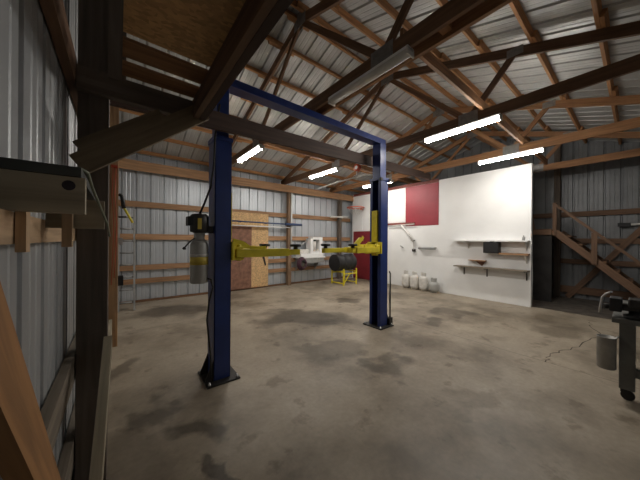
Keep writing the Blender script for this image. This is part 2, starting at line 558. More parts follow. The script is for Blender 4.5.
for i, (z, h, m) in enumerate(((0.55, .13, 'girt'), (0.90, .14, 'girt'), (1.70, .15, 'girt'), (2.54, .15, 'girt'))):
    mb = MB(); mb.box(XL + 0.05, PX + 0.0, YF - 0.08, YF - 0.04, z - h / 2, z + h / 2)
    tag(mb.build('wall_girt', m), f'horizontal girt board on the far wall, {ORD[i]} up from the floor', 'girt', 'girts of the far wall')
for i, (z, h, m) in enumerate(((0.42, .15, 'old'), (0.90, .15, 'old'), (1.673, .076, 'girt_pale'), (2.60, .15, 'dark_wood'))):
    mb = MB(); mb.box(XL + 0.005, XL + 0.045, YN + 0.05, YF - 0.09, z - h / 2, z + h / 2)
    tag(mb.build('wall_girt', m), f'horizontal girt board on the left wall, {ORD[i]} up from the floor', 'girt', 'girts of the left wall')
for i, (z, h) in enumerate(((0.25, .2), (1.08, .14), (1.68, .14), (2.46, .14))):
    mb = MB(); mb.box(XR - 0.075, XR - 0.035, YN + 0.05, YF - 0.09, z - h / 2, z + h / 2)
    tag(mb.build('wall_girt', 'dark_wood'), f'horizontal girt board on the dim right end wall, {ORD[i]} up from the floor', 'girt', 'girts of the right end wall')
mb = MB(); mb.bar((-0.098, 0.06, 0.045), (-0.046, 1.965, 1.035), 0.038, 0.089)
tag(mb.build('leaning_board', 'ledge'), 'tan board leaning from the floor onto the front of the dark left post', 'board')
mb = MB(); mb.box(-0.11, -0.072, 2.15, 4.94, 0.0, 0.43)
tag(mb.build('skirt_board', 'ledge'), 'wide low board on edge on the floor between the two left wall posts', 'board')
mb = MB(); mb.bar((XR - 0.09, 1.30, 0.02), (XR - 0.09, -0.75, 3.0), 0.13, 0.028, (1, 0, 0))
tag(mb.build('diagonal_brace', 'dark_wood'), 'diagonal brace board across the right end wall behind the stair', 'brace')

# ---------------------------------------------------------------- overhead shelf close to the camera, top left
sh = thing('overhead_shelf', 'timber overhead storage shelf with strand board deck, top left by the dark post', 'shelf', (-0.19, 1.95, 2.0))
mb = MB(); mb.box(-0.19, 0.48, 1.95, 1.995, 2.49, 2.62); mb.build('bracket_arm', 'dark_post', sh)
mb = MB(); mb.bar((-0.24 + 0.06, 1.935, 2.055), (0.47, 1.935, 2.56), 0.035, 0.115, (0, 1, 0) if 0 else (0, 0, 1)); mb.build('knee_brace', 'brace', sh)
mb = MB(); mb.bar((-0.175, 1.938, 2.145), (0.22, 1.938, 2.45), 0.035, 0.085); mb.build('knee_brace', 'brace', sh)
mb = MB(); mb.box(-0.19, 0.48, -0.40, -0.36, 2.49, 2.62); mb.build('bracket_arm', 'dark_post', sh)
mb = MB(); mb.box(-0.055, 0.03, 1.945, 1.99, 2.60, 3.6); mb.build('hanger', 'dark_post', sh)
mb = MB(); mb.box(0.398, 0.432, -0.4, 1.95, 2.49, 2.62); mb.build('edge_beam', 'dark_wood', sh)
mb = MB(); mb.box(0.434, 0.475, -0.4, 1.97, 2.49, 2.62); mb.build('edge_beam', 'cross', sh)
mb = MB(); mb.box(0.01, 0.475, -0.4, 1.51, 2.622, 2.636); mb.build('deck_panel', 'osb_dark', sh)
mb = MB(); mb.box(0.01, 0.475, 1.565, 1.715, 2.622, 2.638); mb.build('deck_plank', 'truss', sh)
mb = MB(); mb.box(0.01, 0.475, 1.775, 1.915, 2.622, 2.638); mb.build('deck_plank', 'truss', sh)

# ---------------------------------------------------------------- ledge on the near left wall
lg = thing('wall_ledge', 'weathered grey timber ledge on the left wall with dark top plank', 'shelf', (-0.2, 0.9, 1.66))
mb = MB(); mb.box(-0.236, -0.068, 0.88, 0.915, 1.712, 1.803); mb.build('end_board', 'ledge', lg)
mb = MB(); mb.lathe((-0.098, 0.879, 1.781), [(0.002, 0), (0.0125, 0.0005), (0.0125, 0.004)], 14, 'y'); mb.build('knot', 'knot', lg)
mb = MB(); mb.box(-0.236, -0.075, 0.875, 1.50, 1.804, 1.828); mb.build('top_plank', 'mat_dark', lg)
mb = MB(); mb.box(-0.195, -0.043, 1.25, 1.285, 1.685, 1.79); mb.build('rear_board', 'ledge', lg)
mb = MB(); mb.box(-0.193, -0.175, 0.92, 0.955, 1.615, 1.80); mb.build('cleat', 'girt_pale', lg)
mb = MB(); mb.box(-0.15, -0.125, 1.20, 1.235, 1.62, 1.80); mb.build('cleat', 'girt_pale', lg)
mb = MB(); mb.tube([(-0.08, 0.90, 1.831), (-0.068, 0.95, 1.831), (-0.062, 1.0, 1.80), (-0.045, 1.15, 1.74), (-0.036, 1.3, 1.71), (-0.03, 1.36, 1.66)], 0.004, 8)
tag(mb.build('strap', 'green_cord'), 'green grey strap draped over the end of the wall ledge', 'strap')
mb = MB(); mb.bar((-0.172, 0.428, 1.772), (-0.172, 1.735, 0.080), 0.038, 0.125, (0, 0.7, 0.7))
tag(mb.build('diagonal_plank', 'orange'), 'orange brown diagonal plank on the left wall in the bottom left corner of the view', 'plank')

# ---------------------------------------------------------------- two-post lift
lift = thing('car_lift', 'blue two-post car lift with overhead beam and yellow swing arms', 'car lift', (2.47, 3.14, 0))
def column(X0, X1, s):
    """s = +1: opening faces +X"""
    Y0, Y1 = 3.02, 3.28
    c = MB()
    th = 0.012
    xb = X0 if s > 0 else X1            # closed back
    c.box(min(xb, xb + s * th), max(xb, xb + s * th), Y0, Y1, 0.02, 2.84)
    c.box(X0, X1, Y0, Y0 + th, 0.02, 2.84)
    c.box(X0, X1, Y1 - th, Y1, 0.02, 2.84)
    xo = X1 if s > 0 else X0            # lips at the opening
    c.box(min(xo, xo - s * th), max(xo, xo - s * th), Y0, Y0 + 0.06, 0.02, 2.84)
    c.box(min(xo, xo - s * th), max(xo, xo - s * th), Y1 - 0.06, Y1, 0.02, 2.84)
    o = c.build('column', 'blue', lift, bevel=0.003)
    e = MB(); e.box(X0 + 0.025, X1 - 0.025, Y0 + 0.035, Y1 - 0.035, 2.80, 3.52); e.build('column_extension', 'blue', lift, bevel=0.003)
    e = MB(); e.box(X0 - 0.012, X1 + 0.012, Y0 - 0.012, Y1 + 0.012, 2.80, 2.85); e.build('column_cap', 'blue', lift, bevel=0.003)
    b = MB(); b.box(X0 - 0.09, X1 + 0.09, Y0 - 0.09, Y1 + 0.09, 0, 0.02)
    bp = b.build('base_plate', 'black_iron', lift, bevel=0.003)
    for bx in (X0 - 0.06, X1 + 0.06):
        for by in (Y0 - 0.06, Y1 + 0.06):
            k = MB(); k.lathe((bx, by, 0.02), [(0.016, 0), (0.016, 0.014), (0.009, 0.014), (0.009, 0.035)], 8); k.build('anchor_bolt', 'steel', bp)
    for yy in (Y0 + 0.01, Y1 - 0.02):
        xw = xb
        g = MB(); g.prism([(xw, yy, 0.02), (xw - s * 0.085, yy, 0.02), (xw - s * 0.085, yy, 0.05), (xw, yy, 0.26)], (0, 0.012, 0))
        g.build('base_gusset', 'black_iron', lift)
    return o
column(0.86, 1.05, 1)
column(3.86, 4.08, -1)
b = MB(); b.box(0.90, 4.05, 3.06, 3.24, 3.50, 3.60); b.build('overhead_beam', 'blue', lift, bevel=0.004)
for xx in (3.82, 4.07):
    b = MB(); b.box(xx, xx + 0.05, 2.985, 3.03, 2.78, 2.83); b.build('clamp', 'black_iron', lift)
def carriage(xi, s):
    """xi: inner face of the column, s: towards the bay"""
    c = MB()
    c.box(min(xi - s * 0.06, xi + s * 0.03), max(xi - s * 0.06, xi + s * 0.03), 3.085, 3.215, 1.36, 2.22)
    ca = c.build('carriage', 'yellow', lift, bevel=0.004)
    h = MB()
    h.box(min(xi + s * 0.0, xi + s * 0.15), max(xi, xi + s * 0.15), 3.0, 3.30, 1.535, 1.56)
    h.box(min(xi + s * 0.0, xi + s * 0.15), max(xi, xi + s * 0.15), 3.0, 3.30, 1.40, 1.425)
    h.box(min(xi, xi + s * 0.03), max(xi, xi + s * 0.03), 2.98, 3.32, 1.40, 1.62)
    h.build('arm_bracket', 'yellow', ca, bevel=0.004)
    for yy in (3.04, 3.26):
        p = MB(); p.lathe((xi + s * 0.1, yy, 1.39), [(0.03, 0), (0.03, 0.19), (0.02, 0.20)], 12)
        p.build('pivot_pin', 'yellow', ca)
    return ca
carriage(1.05, 1)
carriage(3.86, -1)
def arm(px, py, ang, l1, l2, padh=0.06):
    d = Vector((math.cos(ang), math.sin(ang), 0))
    p0 = Vector((px, py, 1.48))
    a = MB(); a.bar(p0 - d * 0.05, p0 + d * l1, 0.11, 0.10)
    ao = a.build('swing_arm', 'yellow', lift, bevel=0.004)
    e = MB(); e.bar(p0 + d * (l1 - 0.05), p0 + d * (l1 + l2), 0.08, 0.075)
    e.build('arm_extension', 'yellow', ao, bevel=0.003)
    q = p0 + d * (l1 + l2 - 0.05)
    e = MB(); e.lathe((q.x, q.y, 1.517), [(0.03, 0), (0.03, padh * 0.6), (0.075, padh * 0.6), (0.08, padh), (0.07, padh + 0.012)], 16)
    e.build('lift_pad', 'black', ao)
    g = MB()
    sd = Vector((-d.y, d.x, 0))
    q = p0 + d * 0.14
    g.bar(q + Vector((0, 0, 0.05)), p0 + d * 0.34 + Vector((0, 0, 0.05)), 0.02, 0.07)
    g.build('arm_rib', 'yellow', ao)
arm(1.16, 3.04, R(-3), 0.66, 0.18)
arm(1.16, 3.24, R(14), 0.36, 0.20)
arm(3.75, 3.04, R(183), 0.60, 0.10)
arm(3.75, 3.24, R(184), 0.62, 0.55)
g = MB()
g.prism([(1.08, 3.03, 1.55), (1.36, 3.03, 1.53), (1.20, 3.03, 1.63), (1.08, 3.03, 1.66)], (0, 0.03, 0))
g.build('arm_gusset', 'yellow', lift)
g = MB()
g.prism([(3.70, 3.02, 1.53), (3.10, 3.03, 1.53), (3.30, 3.03, 1.70), (3.42, 3.03, 1.70), (3.30, 3.03, 1.58), (3.70, 3.02, 1.58)], (0, 0.03, 0))
g.build('arm_gusset', 'yellow', lift)
# power unit on the left column
pu = thing('power_unit', 'hydraulic power unit with black motor and pale grey tank on the left lift column', 'hydraulic pump', (0.72, 3.1, 1.14))
mb = MB()
mb.lathe((0.72, 3.12, 1.72), [(0.06, 0), (0.098, 0.015), (0.098, 0.19), (0.075, 0.215), (0.03, 0.22)], 22)
mb.build('motor', 'black_iron', pu)
mb = MB(); mb.box(0.59, 0.66, 3.06, 3.18, 1.80, 1.90); mb.build('junction_box', 'black', pu, bevel=0.004)
mb = MB(); mb.box(0.68, 0.72, 3.0165, 3.022, 1.76, 1.88); mb.build('name_plate', 'label', pu)
mb = MB(); mb.box(0.70, 0.86, 3.08, 3.18, 1.72, 1.80); mb.build('mounting_bracket', 'black_iron', pu)
mb = MB(); mb.lathe((0.72, 3.12, 1.63), [(0.07, 0), (0.055, 0.03), (0.06, 0.10)], 18); mb.build('pump_block', 'tank_grey', pu)
mb = MB(); mb.lathe((0.72, 3.12, 1.15), [(0.085, 0), (0.095, 0.01), (0.095, 0.43), (0.085, 0.46), (0.06, 0.485)], 24)
tk = mb.build('oil_tank', 'tank_grey', pu)
mb = MB(); mb.lathe((0.72, 3.12, 1.36), [(0.0965, 0), (0.0965, 0.09)], 24); mb.build('label_band', 'label', tk)
mb = MB(); mb.lathe((0.72, 3.12, 1.46), [(0.099, 0), (0.099, 0.02)], 24); mb.build('strap_band', 'white_dirty', tk)
mb = MB(); mb.tube([(0.66, 3.08, 1.66), (0.60, 3.06, 1.61), (0.56, 3.05, 1.56)], 0.008, 8)
mb.lathe((0.555, 3.05, 1.535), [(0.012, 0), (0.02, 0.012), (0.012, 0.03)], 10); mb.build('release_lever', 'black', pu)
mb = MB(); mb.tube([(0.72, 3.12, 1.93), (0.76, 3.08, 2.05), (0.82, 3.04, 2.25), (0.845, 3.02, 2.5), (0.85, 3.0, 2.8), (0.87, 2.99, 3.02), (0.90, 3.0, 3.2)], 0.012, 8)
tag(mb.build('power_cable', 'black'), 'black cable running up the left lift column from the motor', 'cable')
mb = MB(); mb.tube([(0.80, 3.06, 1.2), (0.825, 3.03, 1.19), (0.845, 3.02, 1.1), (0.80, 3.0, 0.95), (0.775, 2.99, 0.75), (0.80, 2.99, 0.5), (0.82, 2.99, 0.3), (0.82, 2.985, 0.04)], 0.010, 8)
tag(mb.build('hydraulic_hose', 'black'), 'black hose hanging from the pump tank down to the lift base', 'hose')
# pump-jack handle frame beside the right column
mb = MB(); mb.tube([(4.17, 3.02, 0.02), (4.17, 3.02, 1.0), (4.10, 2.99, 1.05)], 0.014, 8)
mb.tube([(4.12, 3.0, 0.02), (4.135, 3.0, 0.3), (4.12, 3.0, 0.5), (4.14, 3.0, 1.0)], 0.008, 8)
mb.box(4.10, 4.2, 2.98, 3.06, 0.02, 0.15)
tag(mb.build('release_handle', 'black_iron'), 'thin black upright handle at the foot of the right lift column', 'handle')

# ---------------------------------------------------------------- fluorescent lamps
def lamp(x, yc, lit, label, ln=1.22):
    t = thing('fluorescent_lamp', label, 'lamp', (x, yc, 3.52), 'strip lamps under the trusses')
    mb = MB(); mb.box(x - 0.055, x + 0.055, yc - ln / 2, yc + ln / 2, 3.575, 3.612); mb.build('housing', 'white', t, bevel=0.003)
    mb = MB()
    prof = [(x + 0.06 * math.cos(a), 3.575 + 0.05 * math.sin(a)) for a in [math.pi + k * math.pi / 6 for k in range(7)]]
    for yy in (yc - ln / 2 + 0.015, yc + ln / 2 - 0.015):
        mb.v += [Vector((px, yy, pz)) for px, pz in prof]
    for k in range(6):
        mb.face([k, k + 1, k + 8, k + 7], None, True)
    mb.face(list(range(6, -1, -1))); mb.face(list(range(7, 14)))
    mb.build('diffuser', 'lamp_on' if lit else 'lamp_off', t)
    for yy in (yc - ln / 2, yc + ln / 2 - 0.014):
        mb = MB(); mb.box(x - 0.062, x + 0.062, yy, yy + 0.014, 3.522, 3.60); mb.build('end_cap', 'white_dirty', t)
lamp(4.6, 1.93, True, 'brightly lit strip lamp right of the lift, before the white partition')
lamp(6.9, 1.83, True, 'lit strip lamp hanging just before the right top corner of the white partition')
lamp(2.3, 5.45, True, 'lit strip lamp just right of the left blue lift column')
lamp(4.6, 5.65, True, 'lit strip lamp seen between the two lift columns near the far wall')
lamp(6.9, 5.55, True, 'lit strip lamp partly hidden behind the right blue lift column')
lamp(2.3, 2.05, False, 'unlit white strip lamp under the nearest truss, above the overhead lift beam')

# ---------------------------------------------------------------- partition wall fittings
def slab(name, m, y0, y1, z0, z1, label, cat, th=0.012, x=PX, **k):
    mb = MB(); mb.box(x - th, x - 0.001, y0, y1, z0, z1)
    return tag(mb.build(name, m, **k), label, cat)
slab('wall_panel', 'red', 4.02, 5.22, 2.17, 3.56, 'square red painted panel high on the white partition wall', 'panel')
slab('wall_panel', 'white', 5.23, 6.75, 2.32, 3.52, 'white panel left of the red panel, high on the partition', 'panel')
slab('wall_panel', 'white', 6.80, 7.26, 2.06, 3.40, 'tall white panel above the red door, beside the lift column', 'panel')
slab('wall_panel', 'white', 7.28, 7.80, 2.06, 3.40, 'narrow white panel above the red door, in the far corner', 'panel')
slab('header_board', 'red_wood', 4.02, 7.8, 3.565, 3.66, 'reddish board along the top edge of the partition', 'board', th=0.03)
rd = thing('sliding_door', 'dark red door at the far end of the partition wall', 'door', (PX - 0.02, 7.2, 0))
mb = MB(); mb.box(PX - 0.035, PX - 0.002, 6.72, 7.78, 0.02, 2.03); mb.build('door_leaf', 'red_door', rd)
mb = MB(); mb.box(PX - 0.05, PX - 0.035, 7.20, 7.28, 1.62, 1.84); mb.build('handle_plate', 'label', rd)
mb = MB(); mb.box(PX - 0.05, PX - 0.002, 4.86, 6.70, 2.235, 2.30)
tag(mb.build('door_track', 'red_wood'), 'red horizontal rail below the red panel on the partition', 'rail')
# swing arm bracket
sa = thing('wall_bracket', 'pale pipe arm bracket hanging below the red rail on the partition', 'bracket', (PX - 0.05, 4.9, 1.4))
mb = MB(); mb.tube([(PX - 0.08, 5.35, 2.20), (PX - 0.12, 5.0, 1.85), (PX - 0.10, 4.86, 1.62)], 0.034, 10); mb.build('diagonal_pipe', 'white_dirty', sa)
mb = MB(); mb.tube([(PX - 0.06, 4.86, 1.75), (PX - 0.06, 4.86, 1.32)], 0.014, 8); mb.build('upright_pipe', 'white_dirty', sa)
mb = MB(); mb.tube([(PX - 0.07, 5.9, 2.20), (PX - 0.09, 4.82, 2.225)], 0.02, 8); mb.build('top_pipe', 'white_dirty', sa)
mb = MB(); mb.tube([(PX - 0.06, 4.95, 1.66), (PX - 0.1, 4.8, 1.66)], 0.018, 8); mb.build('nozzle', 'black_iron', sa)
mb = MB(); mb.box(PX - 0.07, PX - 0.002, 4.82, 4.92, 1.27, 1.36); mb.build('foot_block', 'black_iron', sa)
mb = MB(); mb.tube([(PX - 0.05, 5.4, 1.46), (PX - 0.08, 5.27, 1.40)], 0.022, 8)
tag(mb.build('wall_hook', 'grey'), 'small grey hook left of the pale pipe arm on the partition', 'hook')
tb = thing('wall_roller', 'short dark grey roller on brackets, right of the pale pipe arm', 'roller', (PX - 0.08, 4.36, 1.35))
mb = MB(); mb.tube([(PX - 0.09, 4.66, 1.40), (PX - 0.09, 4.08, 1.40)], 0.04, 14); mb.build('tube', 'grey', tb)
for yy in (4.64, 4.08):
    mb = MB(); mb.box(PX - 0.10, PX - 0.001, yy, yy + 0.02, 1.375, 1.45); mb.build('end_bracket', 'white_dirty', tb)
# shelves
s1 = thing('wall_shelf', 'upper white shelf board on the right part of the white partition', 'shelf', (PX, 2.6, 1.6))
mb = MB(); mb.box(PX - 0.26, PX - 0.001, 1.69, 3.50, 1.645, 1.68); mb.build('shelf_board', 'white', s1)
for yy in (3.1, 1.75):
    mb = MB(); mb.prism([(PX - 0.002, yy, 1.645), (PX - 0.22, yy, 1.645), (PX - 0.002, yy, 1.42)], (0, 0.02, 0)); mb.build('bracket', 'white_dirty', s1)
s2 = thing('wall_shelf', 'lower grey shelf board with dark brackets on the white partition', 'shelf', (PX, 2.6, 0.7))
mb = MB(); mb.box(PX - 0.26, PX - 0.001, 1.69, 3.44, 0.895, 0.925); mb.build('shelf_board', 'old', s2)
for yy in (3.22, 2.62, 1.74):
    mb = MB(); mb.box(PX - 0.23, PX - 0.002, yy, yy + 0.025, 0.875, 0.895); mb.box(PX - 0.02, PX - 0.002, yy, yy + 0.025, 0.66, 0.88)
    mb.build('bracket', 'black_iron', s2)
s3 = thing('wall_shelf', 'short brown shelf board right of the black box on the partition', 'shelf', (PX, 2.0, 1.2))
mb = MB(); mb.box(PX - 0.2, PX - 0.001, 1.69, 2.32, 1.30, 1.345); mb.build('shelf_board', 'girt', s3)
mb = MB(); mb.bar((PX - 0.17, 1.75, 1.30), (PX - 0.01, 1.75, 1.10), 0.03, 0.03); mb.build('bracket', 'white_dirty', s3)
mn = thing('black_monitor', 'black box hanging under the upper shelf on the partition', 'monitor', (PX - 0.15, 2.5, 1.33))
mb = MB(); mb.box(PX - 0.24, PX - 0.03, 2.30, 2.66, 1.33, 1.63); mb.build('case', 'black', mn, bevel=0.01)
mb = MB(); mb.box(PX - 0.247, PX - 0.24, 2.325, 2.635, 1.355, 1.605); mb.build('screen', 'black', mn)
mb = MB(); mb.box(PX - 0.16, PX - 0.08, 2.44, 2.52, 1.63, 1.645); mb.build('mount', 'black_iron', mn)
cs = thing('corner_bracket_shelf', 'small brown wedge shelf between the two long shelves', 'shelf', (PX, 2.8, 0.93))
mb = MB(); mb.box(PX - 0.16, PX - 0.001, 2.64, 3.08, 1.09, 1.11); mb.build('shelf_board', 'girt', cs)
mb = MB(); mb.prism([(PX - 0.015, 2.66, 1.09), (PX - 0.015, 2.95, 1.09), (PX - 0.015, 2.76, 0.94)], (0.013, 0, 0)); mb.build('bracket', 'rust', cs)
bt = MB(); bt.lathe((PX - 0.1, 1.80, 1.68), [(0.03, 0), (0.032, 0.07), (0.014, 0.1), (0.014, 0.125)], 14)
tag(bt.build('bottle', 'grey'), 'small grey bottle at the right end of the upper white shelf', 'bottle')
mb = MB(); mb.tube([(PX - 0.02, 1.66, 1.7), (PX - 0.03, 1.645, 1.3), (PX - 0.03, 1.63, 0.8), (PX - 0.03, 1.64, 0.3), (PX - 0.03, 1.645, 0.02)], 0.007, 6)
tag(mb.build('wire', 'grey'), 'thin grey wire hanging down the right edge of the partition', 'wire')

# propane tanks
def tank(x, y, h, r, label, m='white_dirty'):
    t = thing('propane_tank', label, 'gas tank', (x, y, 0), 'gas tanks at the foot of the partition')
    mb = MB(); mb.lathe((x, y, 0), [(r * 0.62, 0), (r * 0.66, 0.035), (r * 0.8, 0.045), (r * 0.97, 0.09), (r, 0.13), (r, h - 0.22), (r * 0.93, h - 0.17), (r * 0.7, h - 0.13), (r * 0.3, h - 0.115), (0.02, h - 0.11)], 24)
    mb.build('body', m, t)
    mb = MB()
    n = 16; a0 = R(40)
    for k in range(n + 1):
        a = a0 + (2 * math.pi - 2 * a0) * k / n
        for rr, z in ((r * 0.56, h - 0.14), (r * 0.56, h), (r * 0.53, h), (r * 0.53, h - 0.14)):
            mb.v.append(Vector((x + rr * math.cos(a), y + rr * math.sin(a), z)))
    for k in range(n):
        for q in range(4):
            mb.face([4 * k + q, 4 * k + (q + 1) % 4, 4 * k + 4 + (q + 1) % 4, 4 * k + 4 + q])
    mb.build('collar', m, t)
    mb = MB(); mb.lathe((x, y, h - 0.12), [(0.02, 0), (0.02, 0.05), (0.012, 0.05), (0.012, 0.07), (0.032, 0.07), (0.032, 0.085)], 12)
    mb.build('valve', 'steel', t)
    return t
t0 = tank(7.90, 5.06, 0.60, 0.145, 'leftmost white gas tank of the row below the pipe arm')
copy_thing(t0, (7.90, 4.74, 0), 'second white gas tank from the left of the row')
copy_thing(t0, (7.90, 4.41, 0), 'third white gas tank of the row, next to the short grey one')
tank(7.90, 4.06, 0.46, 0.158, 'short greyer gas tank at the right end of the row', 'tank_grey')

# ---------------------------------------------------------------- far wall things
FY = YF - 0.085
mb = MB(); mb.box(2.52, 4.07, FY - 0.012, FY, 0.05, 2.53)
tag(mb.build('strand_board', 'osb'), 'tall tan strand board sheet on the far wall right of the left lift column', 'board')
mb = MB(); mb.box(2.55, 3.45, FY - 0.03, FY - 0.013, 0.05, 2.07)
tag(mb.build('brown_panel', 'rust'), 'rust brown panel standing against the tan strand board', 'panel')
mb = MB(); mb.tube([(2.6, FY - 0.255, 2.22), (4.8, FY - 0.255, 2.20)], 0.022, 8)
mb.tube([(4.6, FY - 0.255, 2.20), (5.3, FY - 0.255, 2.20)], 0.045, 10)
for xx in (3.0, 3.9):
    mb.tube([(xx, FY - 0.255, 2.19), (xx, FY - 0.012, 2.19)], 0.008, 6)
mb.tube([(4.85, FY - 0.255, 2.15), (4.85, FY - 0.14, 2.15)], 0.008, 6)
tag(mb.build('blue_pole', 'bluepipe'), 'long dark blue pole with thick end hung along the far wall', 'pole')
mb = MB(); mb.tube([(2.6, FY - 0.158, 2.09), (4.86, FY - 0.158, 2.09)], 0.018, 8)
tag(mb.build('white_rod', 'white'), 'long thin white rod below the blue pole on the far wall', 'rod')
mb = MB(); mb.tube([(4.91, FY - 0.168, 3.35), (4.91, FY - 0.168, 1.30)], 0.028, 8)
mb.box(4.88, 4.96, FY - 0.19, FY - 0.14, 1.20, 1.32)
tag(mb.build('conduit', 'white'), 'white vertical conduit beside the middle post of the far wall', 'conduit')
mb = MB(); mb.prism([(3.95, FY - 0.03, 0.75), (3.99, FY - 0.03, 0.78), (3.91, FY - 0.03, 1.1), (3.85, FY - 0.03, 1.08)], (0, 0.015, 0))
tag(mb.build('hand_saw', 'black_iron'), 'small dark blade hanging on the tan strand board', 'tool')
ws = thing('wall_bench', 'narrow pale bench shelf on the far wall under the white machine', 'bench', (5.65, FY - 0.3, 0.75))
mb = MB(); mb.box(5.10, 6.25, FY - 0.5, FY - 0.002, 0.98, 1.02); mb.build('bench_top', 'white', ws)
mb = MB(); mb.box(5.15, 6.20, FY - 0.48, FY - 0.44, 0.80, 0.98); mb.build('apron', 'grey', ws)
for xx in (5.20, 6.10):
    mb = MB(); mb.prism([(xx, FY - 0.003, 0.98), (xx, FY - 0.44, 0.98), (xx, FY - 0.003, 0.5)], (0.03, 0, 0)); mb.build('bracket', 'grey', ws)
wm = thing('white_machine', 'white benchtop machine with dark window on the far wall bench', 'machine', (5.65, FY - 0.3, 1.02))
mb = MB(); mb.box(5.15, 6.20, FY - 0.45, FY - 0.08, 1.021, 1.14); mb.build('base', 'white', wm, bevel=0.01)
mb = MB()
mb.box(5.60, 5.72, FY - 0.42, FY - 0.12, 1.14, 1.70); mb.box(6.02, 6.17, FY - 0.42, FY - 0.12, 1.14, 1.76)
mb.box(5.72, 6.02, FY - 0.42, FY - 0.12, 1.66, 1.76); mb.box(5.72, 6.02, FY - 0.42, FY - 0.12, 1.14, 1.22)
mb.build('housing', 'white', wm)
mb = MB(); mb.box(5.72, 6.02, FY - 0.20, FY - 0.14, 1.22, 1.66); mb.build('dark_window', 'mat_dark', wm)
mb = MB(); mb.tube([(5.85, FY - 0.32, 1.22), (5.85, FY - 0.32, 1.6)], 0.07, 14); mb.build('spindle', 'white_dirty', wm)
mb = MB(); mb.box(5.17, 5.55, FY - 0.36, FY - 0.14, 1.14, 1.30); mb.build('motor_box', 'white_dirty', wm, bevel=0.01)
mb = MB(); mb.tube([(5.17, FY - 0.25, 1.38), (5.45, FY - 0.25, 1.55), (5.65, FY - 0.25, 1.73)], 0.02, 8); mb.build('arm', 'steel', wm)
cl = MB()
for k in range(3):
    pts = [(5.12 + 0.01 * k + (0.17 - 0.02 * k) * math.cos(a), FY - 0.529 - 0.04 * k, 0.80 + (0.22 - .03 * k) * math.sin(a)) for a in [2 * math.pi * i / 18 for i in range(19)]]
    cl.tube(pts, 0.028, 8)
tag(cl.build('hose_coil', 'maroon'), 'dark maroon hose coil hanging at the left end of the far bench', 'hose')
mb = MB(); mb.tube([(6.75, FY - 0.20, 2.60), (7.75, FY - 0.20, 2.64)], 0.035, 10)
mb.box(7.28, 7.46, FY - 0.22, FY - 0.15, 2.58, 2.66)
tag(mb.build('white_tube', 'white_dirty'), 'short white tube fixed across the dark grey far wall post', 'tube')

# drum on its yellow stand
dy = 6.95
dr = MB(); dr.lathe((6.20, dy, 0.815), [(0.27, 0.01), (0.305, 0), (0.305, 0.02), (0.298, 0.03), (0.298, 0.29), (0.308, 0.30), (0.298, 0.31), (0.298, 0.58), (0.308, 0.59), (0.298, 0.60), (0.298, 0.86), (0.305, 0.87), (0.305, 0.89), (0.27, 0.88)], 32, 'x')
tag(dr.build('steel_drum', 'black'), 'black drum lying on the yellow stand by the red door', 'drum')
ds = thing('drum_stand', 'yellow tube stand carrying the black drum', 'stand', (6.7, dy, 0))
for xx in (6.38, 7.04):
    mb = MB()
    mb.box(xx - 0.02, xx + 0.02, dy - 0.34, dy - 0.30, 0, 0.60); mb.box(xx - 0.02, xx + 0.02, dy + 0.30, dy + 0.34, 0, 0.60)
    mb.box(xx - 0.02, xx + 0.02, dy - 0.30, dy + 0.30, 0.462, 0.502); mb.box(xx - 0.02, xx + 0.02, dy - 0.30, dy + 0.30, 0.05, 0.09)
    mb.build('end_frame', 'yellow', ds)
for yy in (dy - 0.32, dy + 0.32):
    mb = MB(); mb.box(6.40, 7.02, yy - 0.015, yy + 0.015, 0.40, 0.44); mb.build('rail', 'yellow', ds)
mb = MB(); mb.bar((6.40, dy - 0.32, 0.07), (6.68, dy - 0.32, 0.40), 0.02, 0.03); mb.build('brace', 'yellow', ds)

# hoop near the corner
hp = thing('basketball_hoop', 'orange red hoop rim with white net near the far right corner', 'hoop', (PX - 0.02, 7.4, 2.85))
hc = Vector((7.68, 7.30, 3.0))
mb = MB(); mb.tube([hc + Vector((0.35 * math.cos(a), 0.35 * math.sin(a), 0)) for a in [2 * math.pi * k / 28 for k in range(29)]], 0.022, 8); mb.build('rim', 'rim', hp)
mb = MB(); mb.bar((hc.x + 0.33, hc.y, hc.z - 0.02), (PX - 0.013, hc.y, hc.z - 0.02), 0.14, 0.09); mb.build('rim_bracket', 'rim', hp)
mb = MB()
for k in range(10):
    a = 2 * math.pi * k / 10
    b = a + 0.3
    mb.tube([hc + Vector((0.34 * math.cos(a), 0.34 * math.sin(a), -0.01)), hc + Vector((0.2 * math.cos(b), 0.2 * math.sin(b), -0.16)), hc + Vector((0.16 * math.cos(a), 0.16 * math.sin(a), -0.28))], 0.006, 5)
mb.build('net', 'net', hp)

# cord reel with pale booms under the second truss
cr = thing('cord_reel', 'red and white cord reel with pale boom arms hanging left of the right lift column', 'reel', (4.6, 4.32, 3.3))
mb = MB(); mb.lathe((4.555, 4.32, 3.44), [(0.02, 0), (0.09, 0.005), (0.09, 0.03), (0.05, 0.035), (0.05, 0.055), (0.09, 0.06), (0.09, 0.085), (0.02, 0.09)], 20, 'x'); mb.build('reel', 'rim', cr)
mb = MB(); mb.lathe((4.55, 4.32, 3.44), [(0.045, 0), (0.045, 0.10)], 16, 'x'); mb.build('hub', 'white', cr)
mb = MB(); mb.box(4.585, 4.615, 4.30, 4.34, 3.44, 3.618); mb.build('hanger', 'steel', cr)
mb = MB(); mb.tube([(4.58, 4.32, 3.35), (4.58, 4.32, 3.24), (4.60, 4.32, 3.22)], 0.018, 8); mb.build('drop', 'steel', cr)
mb = MB(); mb.tube([(4.60, 4.32, 3.22), (4.25, 4.68, 3.09), (3.8, 4.87, 2.9)], 0.016, 8); mb.build('boom', 'white', cr)
